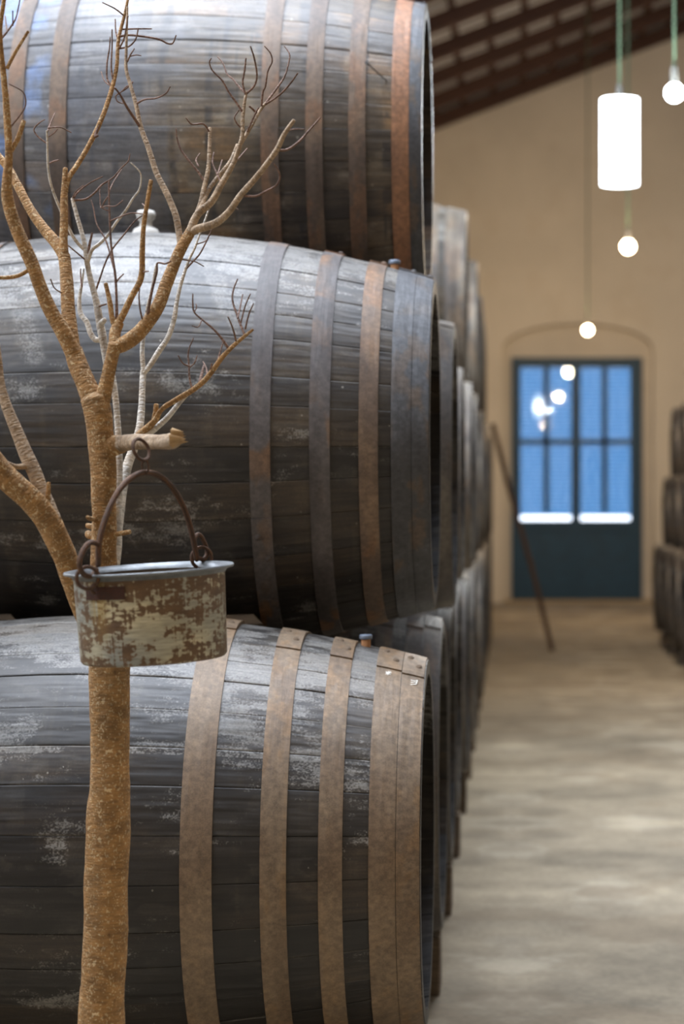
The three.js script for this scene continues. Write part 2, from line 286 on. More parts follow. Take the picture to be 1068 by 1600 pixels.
function bandGeometry(prof, u0, u1, lo, hi, a0, a1, n) {               // an iron band of rectangular section that follows the staves
  const pos = [], uv = [], idx = [], ring = [[u0, lo], [u0, hi], [(u0 + u1) / 2, hi + 0.0004], [u1, hi], [u1, lo]];
  const run = (pts) => {
    const s = pos.length / 3, m = pts.length;
    for (let i = 0; i <= n; i++) { const a = a0 + (a1 - a0) * i / n; for (const [u, h] of pts) { const r = prof(u) + h; pos.push(u, r * Math.cos(a), r * Math.sin(a)); uv.push((u + 0.65) / 0.35, a / (2 * Math.PI) + 0.5); } }
    for (let i = 0; i < n; i++) for (let j = 0; j < m - 1; j++) { const p = s + i * m + j; idx.push(p, p + 1, p + m, p + 1, p + m + 1, p + m); }
  };
  run(ring.slice(0, 2)); run(ring.slice(1, 4)); run(ring.slice(3, 5));
  if (a1 - a0 < 6) for (const [a, f] of [[a0, 1], [a1, 0]]) { const s = pos.length / 3; for (const [u, h] of [[u0, lo], [u0, hi], [u1, lo], [u1, hi]]) { const r = prof(u) + h; pos.push(u, r * Math.cos(a), r * Math.sin(a)); uv.push((u + 0.65) / 0.35, a / (2 * Math.PI) + 0.5); } f ? idx.push(s, s + 2, s + 1, s + 1, s + 2, s + 3) : idx.push(s, s + 1, s + 2, s + 1, s + 3, s + 2); }
  for (let i = 0; i < idx.length; i += 3) [idx[i + 1], idx[i + 2]] = [idx[i + 2], idx[i + 1]];
  const g = new THREE.BufferGeometry(); g.setAttribute('position', new THREE.Float32BufferAttribute(pos, 3)); g.setAttribute('uv', new THREE.Float32BufferAttribute(uv, 2)); g.setIndex(idx); g.computeVertexNormals(); return g;
}
const rivetGeo = new THREE.LatheGeometry([[0.0001, 0.005], [0.004, 0.0042], [0.0068, 0.0018], [0.0072, 0]].map(([a, b]) => new THREE.Vector2(a, b)), 9);
function onSkin(o, prof, u, a, h = 0) {                                // stands a part up on the skin of a barrel
  const r = prof(u) + h; o.position.set(u, r * Math.cos(a), r * Math.sin(a)); o.rotation.set(a, 0, 0); return o;
}
function headBoards(group, prof, mat) {
  for (const s of [-1, 1]) {
    const u = s * (L2 - 0.05), R = prof(u) - 0.029, n = 6;
    for (let i = 0; i < n; i++) {
      const y0 = -R + 2 * R * i / n + 0.0012, y1 = -R + 2 * R * (i + 1) / n - 0.0012, sh = new THREE.Shape();
      for (let j = 0; j <= 8; j++) { const y = mix(y0, y1, j / 8), x = Math.sqrt(Math.max(0, R * R - y * y)); j ? sh.lineTo(x, y) : sh.moveTo(x, y); }
      for (let j = 8; j >= 0; j--) { const y = mix(y0, y1, j / 8); sh.lineTo(-Math.sqrt(Math.max(0, R * R - y * y)) - 1e-4, y); }
      const g = new THREE.ExtrudeGeometry(sh, { depth: 0.02, bevelEnabled: false }); g.rotateY(Math.PI / 2); g.translate(u - 0.01, 0, 0); worldUV(g, 0.5);
      part('head_board', g, mat, group);
    }
  }
}
// hoops: [u0, u1, material, angle of the lap]
function makeBarrel(name, label, o) {
  const g = thing(name, label, 'barrel', o.pos, o.group), prof = profile(o.R, o.r0), r = rng(o.seed + 5), b = o.bounds;
  if (o.fine) for (let i = 0; i < b.length - 1; i++) part('stave', staveGeometry(prof, b[i], b[i + 1], (r() - 0.5) * 0.0026, 18), o.wood, g);
  else part('body', mergeGeometries(b.slice(1).map((a, i) => staveGeometry(prof, b[i], a, (r() - 0.5) * 0.003, 10))), o.wood, g);
  if (o.fine) headBoards(g, prof, o.headMat); else for (const s of [-1, 1]) { const R = prof(L2 - 0.05) - 0.029, h = new THREE.CylinderGeometry(R, R, 0.02, 32); h.rotateZ(Math.PI / 2); h.translate(s * (L2 - 0.05), 0, 0); part('head', worldUV(h, 0.5), o.headMat, g); }
  for (const s of [1, -1]) for (const [u0, u1, m, lap] of o.hoops) {
    const [p, q] = s > 0 ? [u0, u1] : [-u1, -u0], seg = o.fine ? 96 : 48, la = s > 0 ? lap : lap + 0.4, pieces = [bandGeometry(prof, p, q, 0.0005, 0.0042, -Math.PI, Math.PI, seg), bandGeometry(prof, p, q, 0.004, 0.0072, la - 0.16, la + 0.16, 10)];
    const hoop = part('hoop', mergeGeometries(pieces), m, g);
    if (o.fine) for (const [du, da] of [[-0.2, -0.07], [0.22, 0.05]]) { const v = part('rivet', rivetGeo, m, hoop); onSkin(v, prof, (p + q) / 2 + du * (q - p), la + da, 0.0068); }
  }
  return [g, prof];
}
console.log('textures of the barrels');
// powdery dirt in ragged scabs, thickened on the upper staves to paint in their top light, and swaths where a hand or a hose has wiped it
function powderTopLight(c, x, th, a, seed, reach, amount, wipes) {
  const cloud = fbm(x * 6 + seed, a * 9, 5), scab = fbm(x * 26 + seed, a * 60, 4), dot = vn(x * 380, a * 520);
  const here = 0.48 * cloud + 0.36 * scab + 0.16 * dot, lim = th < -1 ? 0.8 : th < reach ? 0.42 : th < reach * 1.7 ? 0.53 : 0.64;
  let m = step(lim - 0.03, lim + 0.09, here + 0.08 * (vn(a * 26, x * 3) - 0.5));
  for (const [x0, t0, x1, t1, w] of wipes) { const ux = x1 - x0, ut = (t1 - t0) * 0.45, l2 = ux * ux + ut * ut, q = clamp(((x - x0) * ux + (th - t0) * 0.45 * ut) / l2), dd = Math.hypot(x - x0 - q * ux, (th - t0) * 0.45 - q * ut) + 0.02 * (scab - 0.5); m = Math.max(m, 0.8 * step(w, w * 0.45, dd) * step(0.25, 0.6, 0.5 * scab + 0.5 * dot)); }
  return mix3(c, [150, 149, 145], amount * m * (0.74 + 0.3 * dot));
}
const N = 36;
// angles at which the seams between staves stand, read off each front barrel
const bBot = staveBounds(11, N), bMid = staveBounds(23, N), bTop = staveBounds(37, N);
const palBot = { size: 2048, dark: [16, 13, 11], light: [46, 42, 38], brown: [66, 50, 32], brownAmt: 0.5, drip: [92, 82, 64], dripAmt: 0.16, scuff: [96, 90, 80], scuffAmt: 0.2, specks: 150, extra: (c, x, th, a) => powderTopLight(c, x, th, a, 4, 0.62, 0.6, [[0.78, 0.35, 0.86, 0.6, 0.02], [1.0, 0.3, 1.03, 0.55, 0.012], [0.3, 1.9, 0.33, 2.35, 0.03], [0.38, 2.0, 0.36, 2.4, 0.02]]) };
const palMid = { size: 2048, dark: [18, 15, 13], light: [52, 47, 42], brown: [74, 56, 34], brownAmt: 0.5, drip: [112, 98, 74], dripAmt: 0.16, scuff: [92, 88, 78], scuffAmt: 0.2, specks: 170, extra: (c, x, th, a) => powderTopLight(c, x, th, a, 33, 0.55, 0.6, [[0.79, 0.45, 0.88, 0.95, 0.02], [0.84, 0.55, 0.9, 1.05, 0.012], [0.46, 0.95, 0.5, 1.2, 0.03], [0.66, 1.5, 0.67, 1.9, 0.02]]) };
const palTop = { size: 2048, dark: [38, 31, 25], light: [100, 87, 69], brown: [116, 84, 50], brownAmt: 0.7, drip: [28, 26, 28], dripAmt: 0.6, scuff: [150, 146, 140], scuffAmt: 0.18, specks: 420,
  extra: (c, x, th, a, grain, mid, run) => {                           // left half stained slate blue, as if washed with paint, in runs down the staves
    const e = step(0.74, 0.56, x + 0.2 * (mid - 0.5) + 0.12 * (run - 0.5)); let k = mix3(c, [88, 92, 102], 0.55 * e);
    const blue = step(0.56, 0.7, fbm(x * 9 + 3, a * 7 + 8, 4)) * step(0.42, 0.3, x); k = mix3(k, [92, 122, 176], 0.6 * blue);
    const dark = step(0.5, 0.62, fbm(x * 5 + 70, a * 3 + 2, 4)) * (1 - e); k = mix3(k, [34, 28, 24], 0.5 * dark); return powderTopLight(k, x, th, a, 61, 0.6, 0.16, []);
  } };
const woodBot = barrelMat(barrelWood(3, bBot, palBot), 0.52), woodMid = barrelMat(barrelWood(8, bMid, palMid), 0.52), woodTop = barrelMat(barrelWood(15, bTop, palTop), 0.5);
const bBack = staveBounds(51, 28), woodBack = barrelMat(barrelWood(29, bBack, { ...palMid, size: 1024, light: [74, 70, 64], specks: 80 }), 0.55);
const headMat = std({ map: colorTex(512, 512, (u, v) => { const k = 0.75 + 0.6 * (fbm(u * 60, v * 6, 4) - 0.3); return [40 * k, 36 * k, 33 * k]; }), roughness: 0.6 });
const hBot = hoopMat(rustTex(1, [124, 105, 84], [108, 88, 68], [120, 88, 52], 0.4)), hMid = hoopMat(rustTex(6, [88, 82, 80], [68, 62, 60], [116, 80, 50], 0.8)), hMid2 = hoopMat(rustTex(9, [120, 98, 78], [94, 78, 66], [124, 86, 54], 0.7)), hGrey = hoopMat(rustTex(12, [82, 83, 86], [62, 61, 62], [100, 74, 50], 0.45));
const hTop = hoopMat(rustTex(14, [104, 86, 70], [80, 67, 58], [112, 80, 56], 0.6)), hOrange = hoopMat(rustTex(18, [138, 98, 70], [116, 82, 60], [138, 88, 56], 0.5));
const hBack = hoopMat(rustTex(21, [116, 108, 98], [80, 74, 70], [112, 84, 58], 0.35));
const ROW = 'barrels stacked along the left side of the aisle';
console.log('barrels');
const deg = Math.PI / 180;
const [bot, profBot] = makeBarrel('barrel', 'nearest bottom barrel with pale tan hoops, behind the tree trunk', { pos: [-0.814, 0.53, -4.3], R: 0.45, r0: 0.36, seed: 1, bounds: bBot, wood: woodBot, headMat, fine: true, group: ROW,
  hoops: [[0.215, 0.272, hBot, 0.05], [0.357, 0.404, hBot, 0.2], [0.461, 0.504, hBot, 0.2], [0.551, 0.5995, hBot, 0.22], [0.6005, 0.643, hBot, 0.24]] });
const [midB, profMid] = makeBarrel('barrel', 'nearest middle layer barrel, dark staves and rust stained hoops, behind the hanging pail', { pos: [-0.815, 1.335, -4.76], R: 0.465, r0: 0.36, seed: 2, bounds: bMid, wood: woodMid, headMat, fine: true, group: ROW,
  hoops: [[0.286, 0.327, hMid, 2.1], [0.404, 0.445, hMid, -0.05], [0.5025, 0.541, hMid2, -0.02], [0.567, 0.6075, hGrey, 0.0], [0.6085, 0.643, hGrey, 0.0]] });
const [topB, profTop] = makeBarrel('barrel', 'nearest top barrel with an orange rusty hoop and blue stained left half', { pos: [-0.794, 2.06, -5.305], R: 0.435, r0: 0.362, seed: 3, bounds: bTop, wood: woodTop, headMat, fine: true, group: ROW,
  hoops: [[0.244, 0.288, hTop, 0.1], [0.355, 0.397, hTop, 0.06], [0.462, 0.504, hTop, 0.1], [0.569, 0.612, hOrange, 0.02], [0.613, 0.643, hGrey, 0.05]] });
topB.scale.x = 0.907;                                                  // a shorter cask
// the rest of the row: one prototype, cloned
const backHoops = [[0.25, 0.3, hBack, 0.3], [0.39, 0.435, hBack, 0.2], [0.49, 0.53, hBack, 0.25], [0.56, 0.6, hBack, 0.2], [0.603, 0.643, hBack, 0.15]];
const [proto] = makeBarrel('barrel', 'second bottom barrel of the row, white chalk cross on its end hoop', { pos: [-0.815, 0.535, -5.3], R: 0.455, r0: 0.375, seed: 9, bounds: bBack, wood: woodBack, headMat, fine: false, group: ROW, hoops: backHoops });
const jig = rng(404);
function another(label, x, y, d, spin, scale = 1, group = ROW) {
  const c = proto.clone(); c.name = numbered('barrel'); c.userData = { label, category: 'barrel', group }; c.position.set(x, y, -d); c.rotation.y = spin; c.scale.setScalar(scale); scene.add(c); return c;
}
const backs = [proto];
for (let k = 2; k < 15; k++) backs.push(another(`${ORD[k]} barrel from the front in the bottom layer beside the aisle`, -0.815 + (jig() - 0.5) * 0.03, 0.535, 4.3 + k, jig() < 0.5 ? Math.PI : 0));
for (let k = 1; k < 14; k++) another(`${ORD[k]} barrel from the front in the middle layer beside the aisle`, -0.815 + (jig() - 0.5) * 0.04, 1.303, 4.8 + k, jig() < 0.5 ? Math.PI : 0);
[9.3, 11.3, 12.3, 13.3, 14.3, 15.3, 16.3].forEach((d, i) => another(`${ORD[i + 1]} barrel from the front in the top layer beside the aisle`, -0.84 + (jig() - 0.5) * 0.03, 2.074, d, jig() < 0.5 ? Math.PI : 0));
const RIGHT = 'barrels stacked along the right side of the aisle';
for (let k = 0; k < 4; k++) another(`${['last', 'second last', 'third last', 'fourth last'][k]} bottom barrel of the right hand row before the far wall`, 1.16 + 0.645 * 0.92, 0.455 * 0.92 + 0.06, 17.4 - k * 0.95, 0, 0.92, RIGHT);
for (let k = 0; k < 3; k++) another(`${['last', 'second last', 'third last'][k]} middle layer barrel of the right hand row before the far wall`, 1.2 + 0.645 * 0.74, 1.084, 16.925 - k * 0.95, 0, 0.74, RIGHT);
for (let k = 0; k < 3; k++) another(`${['last', 'second last', 'third last'][k]} top barrel of the right hand row before the far wall`, 1.23 + 0.645 * 0.78, 1.594, 16.45 - k * 0.95, 0, 0.78, RIGHT);

// bungs, corks, chalk and a nail on the front barrels
const chalk = std({ color: 0xd9d6cc, roughness: 0.95 });
const corkMat = std({ color: 0xb5835a, roughness: 0.9 }), capBlue = std({ color: 0x6d7683, roughness: 0.5, metalness: 0.3 }), ironDark = std({ color: 0x33302d, roughness: 0.6, metalness: 0.4 });
const bungMat = std({ map: colorTex(128, 128, (u, v) => { const k = 0.9 + 0.3 * (fbm(u * 12, v * 12, 4) - 0.5); return [196 * k, 192 * k, 184 * k]; }), roughness: 0.8 });
function lathe(pts, n = 24) { return new THREE.LatheGeometry(pts.map(([a, b]) => new THREE.Vector2(a, b)), n); }
{
  const bung = onSkin(part('bung', lathe([[0.03, -0.012], [0.032, 0.0], [0.026, 0.012], [0.015, 0.018], [0.013, 0.028], [0.02, 0.036], [0.022, 0.045], [0.018, 0.053], [0.0001, 0.057]]), bungMat, midB), profMid, 0.002, 0.0); bung.userData.label = 'pale turned wooden bung';
  for (const [o, prof, u, a] of [[bot, profBot, 0.521, 0.02], [midB, profMid, 0.553, -0.02]]) {
    const c = onSkin(part('cork', lathe([[0.0095, -0.004], [0.0095, 0.014], [0.0001, 0.014]], 16), corkMat, o), prof, u, a);
    part('cork_cap', lathe([[0.0125, 0.014], [0.013, 0.016], [0.013, 0.021], [0.011, 0.023], [0.0001, 0.023]], 16), capBlue, c);
  }
  const stroke = (x0, y0, x1, y1, w = 0.0016) => { const l = Math.hypot(x1 - x0, y1 - y0), g = box(l, 0.0006, w); g.rotateY(Math.atan2(y1 - y0, x1 - x0)); g.translate((x0 + x1) / 2, 0, -(y0 + y1) / 2); return g; };
  const star = mergeGeometries([stroke(-0.007, 0, 0.007, 0.001), stroke(-0.005, -0.006, 0.005, 0.006), stroke(-0.005, 0.006, 0.005, -0.006), stroke(0, -0.007, 0.001, 0.007)]);
  const glyph = mergeGeometries([stroke(-0.009, 0.007, -0.003, 0.008), stroke(-0.003, 0.008, 0.003, 0.006), stroke(0.003, 0.006, 0.009, 0.008), stroke(-0.008, 0.001, 0, 0.0), stroke(0, 0, 0.008, 0.002), stroke(-0.009, -0.007, -0.002, -0.008), stroke(-0.002, -0.008, 0.007, -0.006), stroke(0.007, -0.006, 0.009, 0.008)]);
  onSkin(part('chalk_mark', star, chalk, bot), profBot, 0.574, 0.43, 0.005); onSkin(part('chalk_mark', glyph, chalk, bot), profBot, 0.622, 0.47, 0.005);
  const pProto = profile(0.455, 0.375);
  const cross = mergeGeometries([stroke(-0.014, 0, 0.014, 0.001, 0.004), stroke(0, -0.012, 0.001, 0.014, 0.004), stroke(-0.008, 0.008, 0.008, 0.009, 0.003)]);
  for (let i = 0; i < 4; i++) { const b = backs[i], f = b.rotation.y > 1 ? -1 : 1; onSkin(part('chalk_mark', cross, chalk, b), pProto, 0.62 * f, 0.16 * f, 0.006); }
  const nail = new THREE.CylinderGeometry(0.0018, 0.0014, 0.11, 8); nail.translate(0, 0.05, 0); const nh = new THREE.CylinderGeometry(0.0048, 0.0048, 0.002, 12); nh.translate(0, 0.105, 0);
  const nl = onSkin(part('nail', mergeGeometries([nail, nh]), ironDark, topB), profTop, 0.556, 72 * deg); nl.quaternion.setFromUnitVectors(new THREE.Vector3(0, 1, 0), new THREE.Vector3(-0.42, 0.22, 0.88).normalize());
}
// blocks under the bottom layer and wedges between the layers
const blockWood = std({ map: colorTex(256, 256, (u, v) => { const k = 0.8 + 0.5 * (fbm(u * 6, v * 50, 4) - 0.4); return [112 * k, 96 * k, 78 * k]; }), roughness: 0.85 });
{
  const shapeBlock = (h) => { const s = new THREE.Shape(); s.moveTo(-0.07, 0); s.lineTo(0.07, 0); s.lineTo(0.06, h + 0.003); s.lineTo(0.0, h - 0.003); s.lineTo(-0.06, h + 0.003); s.closePath(); const g = new THREE.ExtrudeGeometry(s, { depth: 0.05, bevelEnabled: true, bevelThickness: 0.003, bevelSize: 0.003, bevelSegments: 1 }); g.rotateY(Math.PI / 2); return worldUV(g, 4); };
  const g0 = shapeBlock(0.142), g1 = shapeBlock(0.131);
  for (let k = 0; k < 15; k++) for (const s of [1, -1]) {
    const o = shadow(new THREE.Mesh(k ? g1 : g0, blockWood)); o.name = numbered('support_block'); o.position.set(-0.815 + (s > 0 ? 0.585 : -0.63), 0.003, -4.3 - k);
    o.userData = { label: `notched wooden block under the ${s > 0 ? 'aisle' : 'wall'} end of the ${ORD[k]} bottom barrel`, category: 'wood block', group: 'blocks under the bottom barrels' }; scene.add(o);
  }
  for (let k = 0; k < 4; k++) for (const s of [0, 1]) {
    const o = shadow(new THREE.Mesh(g1, blockWood)); o.name = numbered('support_block'); o.scale.set(1, 0.73, 1); o.position.set(1.16 + 0.05 + s * 1.04, 0.003, -17.4 + k * 0.95);
    o.userData = { label: `wooden block under the ${s ? 'far' : 'aisle'} end of the ${['last', 'second last', 'third last', 'fourth last'][k]} bottom barrel on the right`, category: 'wood block', group: 'blocks under the bottom barrels' }; scene.add(o);
  }
  const wedge = (w, h, d) => { const s = new THREE.Shape(); s.moveTo(-w / 2, 0); s.lineTo(w / 2, 0); s.lineTo(w / 2 - 0.012, h * 0.55); s.lineTo(w / 2 - 0.02, h); s.lineTo(-w / 2 + 0.006, h * 0.92); s.closePath(); const g = new THREE.ExtrudeGeometry(s, { depth: d, bevelEnabled: true, bevelThickness: 0.003, bevelSize: 0.003, bevelSegments: 1 }); g.translate(0, 0, -d / 2); return worldUV(g, 4); };
  for (const [x, y, d, w, h, label] of [[-0.56, 0.94, 4.485, 0.08, 0.02, 'small grey wooden wedge between the two front barrels, right of the pail'], [-1.06, 0.94, 4.485, 0.07, 0.02, 'brown wooden wedge between the two front barrels at the left edge']]) {
    const o = shadow(new THREE.Mesh(wedge(w, h, 0.06), blockWood)); o.name = numbered('wooden_wedge'); o.position.set(x, y, -d); o.rotation.x = -0.46; o.userData = { label, category: 'wedge', group: 'wedges between the barrels' }; scene.add(o);
  }
}
// ---------------------------------------------------------------- pole leaning on the end of the row
{
  const a = new THREE.Vector3(0.315, 0.0, -16.9), b = new THREE.Vector3(-0.152, 1.78, -17.05), c = new THREE.CatmullRomCurve3([a, a.clone().lerp(b, 0.35).add(new THREE.Vector3(0.008, 0, 0)), a.clone().lerp(b, 0.7).add(new THREE.Vector3(-0.004, 0, 0)), b]);
  const g = new THREE.TubeGeometry(c, 24, 0.021, 10, false), e0 = new THREE.SphereGeometry(0.021, 10, 8); e0.translate(b.x, b.y, b.z); const e1 = new THREE.CylinderGeometry(0.022, 0.021, 0.03, 10); e1.translate(a.x, a.y + 0.012, a.z);
  const o = shadow(new THREE.Mesh(mergeGeometries([g, e0, e1].map((x) => x.toNonIndexed())), std({ color: 0x4b3524, roughness: 0.8 }))); o.name = 'leaning_pole'; o.userData = { label: 'brown wooden pole leaning against the far end of the barrel row', category: 'pole' }; scene.add(o);
}
// ---------------------------------------------------------------- the bare tree
console.log('tree');
const barkTex = (seed, base, dark, dot, dots) => colorTex(1024, 1024, (u, v) => {   // 0.2 m square: fine cross wrinkles, pale pores, dark knots
  const x = u * 0.2, y = v * 0.2, n = fbm(x * 60 + seed, y * 60, 4), w = fbm(x * 90, y * 420 + seed, 3), k = 0.86 + 0.3 * (w - 0.5) + 0.3 * (n - 0.5);
  let c = mix3(base, dark, step(0.5, 0.75, fbm(x * 30 + 9, y * 45 + seed, 4)) * 0.6);
  const sp = vn(x * 520 + seed, y * 430) * 0.75 + 0.25 * vn(x * 170, y * 170 + seed); c = mix3(c, dot, dots * step(0.66, 0.78, sp));
  const kn = vn(x * 55 + 31, y * 40 + seed); if (kn > 0.93) c = mix3(c, [70, 52, 36], step(0.93, 0.97, kn) * 0.5);
  return [c[0] * k, c[1] * k, c[2] * k];
});
const barkBump = greyTex(512, 512, (u, v) => 0.5 * fbm(u * 24, v * 96, 4) + 0.5 * fbm(u * 40, v * 40, 3));
barkBump.repeat.set(5, 5);
const barkMat = (t) => { t.repeat.set(5, 5); return std({ map: t, roughness: 0.85, bumpMap: barkBump, bumpScale: 0.003 }); };
const bark = barkMat(barkTex(2, [172, 130, 80], [136, 100, 58], [226, 206, 168], 0.7)), barkPale = barkMat(barkTex(5, [222, 214, 202], [186, 170, 150], [238, 234, 226], 0.5)), barkTwig = barkMat(barkTex(7, [124, 94, 78], [98, 72, 60], [160, 134, 116], 0.3)), barkGrey = barkMat(barkTex(11, [182, 156, 126], [146, 120, 92], [214, 200, 180], 0.5));
function limb(pts, sides, rough, seed) {                               // pts: [Vector3, radius]; a swept, tapering, slightly lumpy tube with rounded ends
  const curve = new THREE.CatmullRomCurve3(pts.map((p) => p[0]), false, 'centripetal'), n = Math.max(8, Math.min(120, (pts.length - 1) * 7)), pos = [], uv = [], idx = [];
  const lens = [0]; for (let i = 1; i < pts.length; i++) lens.push(i);
  let prev = null, N = null, run = 0; const rows = [];
  for (let i = 0; i <= n; i++) {
    const t = i / n, p = curve.getPoint(t), T = curve.getTangent(t), f = t * (pts.length - 1), k = Math.min(pts.length - 2, Math.floor(f)), r = mix(pts[k][1], pts[k + 1][1], f - k);
    if (!N) N = new THREE.Vector3(0.3, 0.2, 1).cross(T).normalize(); else { N.sub(T.clone().multiplyScalar(N.dot(T))).normalize(); run += p.distanceTo(prev); }
    prev = p; rows.push([p, N.clone(), T.clone().cross(N), r, run, T]);
  }
  const first = rows[0], last = rows[n];
  rows.unshift([first[0].clone().addScaledVector(first[5], -first[3] * 0.3), first[1], first[2], first[3] * 0.5, -first[3] * 0.4, first[5]]);
  rows.push([last[0].clone().addScaledVector(last[5], last[3] * 0.35), last[1], last[2], last[3] * 0.55, last[4] + last[3] * 0.4, last[5]]);
  for (const [p, A, B, r, s] of rows) for (let j = 0; j <= sides; j++) {
    const a = j / sides * Math.PI * 2, ja = (j % sides) / sides * Math.PI * 2, q = r * (1 + rough * (fbm(Math.cos(ja) * 1.5 + seed * 3.1 + 20, s * 22 + Math.sin(ja) * 1.5 + 20, 3) - 0.5));
    pos.push(p.x + (A.x * Math.cos(a) + B.x * Math.sin(a)) * q, p.y + (A.y * Math.cos(a) + B.y * Math.sin(a)) * q, p.z + (A.z * Math.cos(a) + B.z * Math.sin(a)) * q); uv.push(a * r, s);
  }
  const m = sides + 1; for (let i = 0; i < rows.length - 1; i++) for (let j = 0; j < sides; j++) { const p = i * m + j; idx.push(p, p + 1, p + m, p + 1, p + m + 1, p + m); }
  for (const [row, flip] of [[0, 0], [rows.length - 1, 1]]) { const c = pos.length / 3, [p, , , r, s] = rows[row]; pos.push(p.x, p.y, p.z); uv.push(0, s); for (let j = 0; j < sides; j++) { const q = row * m + j; flip ? idx.push(c, q, q + 1) : idx.push(c, q + 1, q); } }
  const g = new THREE.BufferGeometry(); g.setAttribute('position', new THREE.Float32BufferAttribute(pos, 3)); g.setAttribute('uv', new THREE.Float32BufferAttribute(uv, 2)); g.setIndex(idx); g.computeVertexNormals(); return g;
}
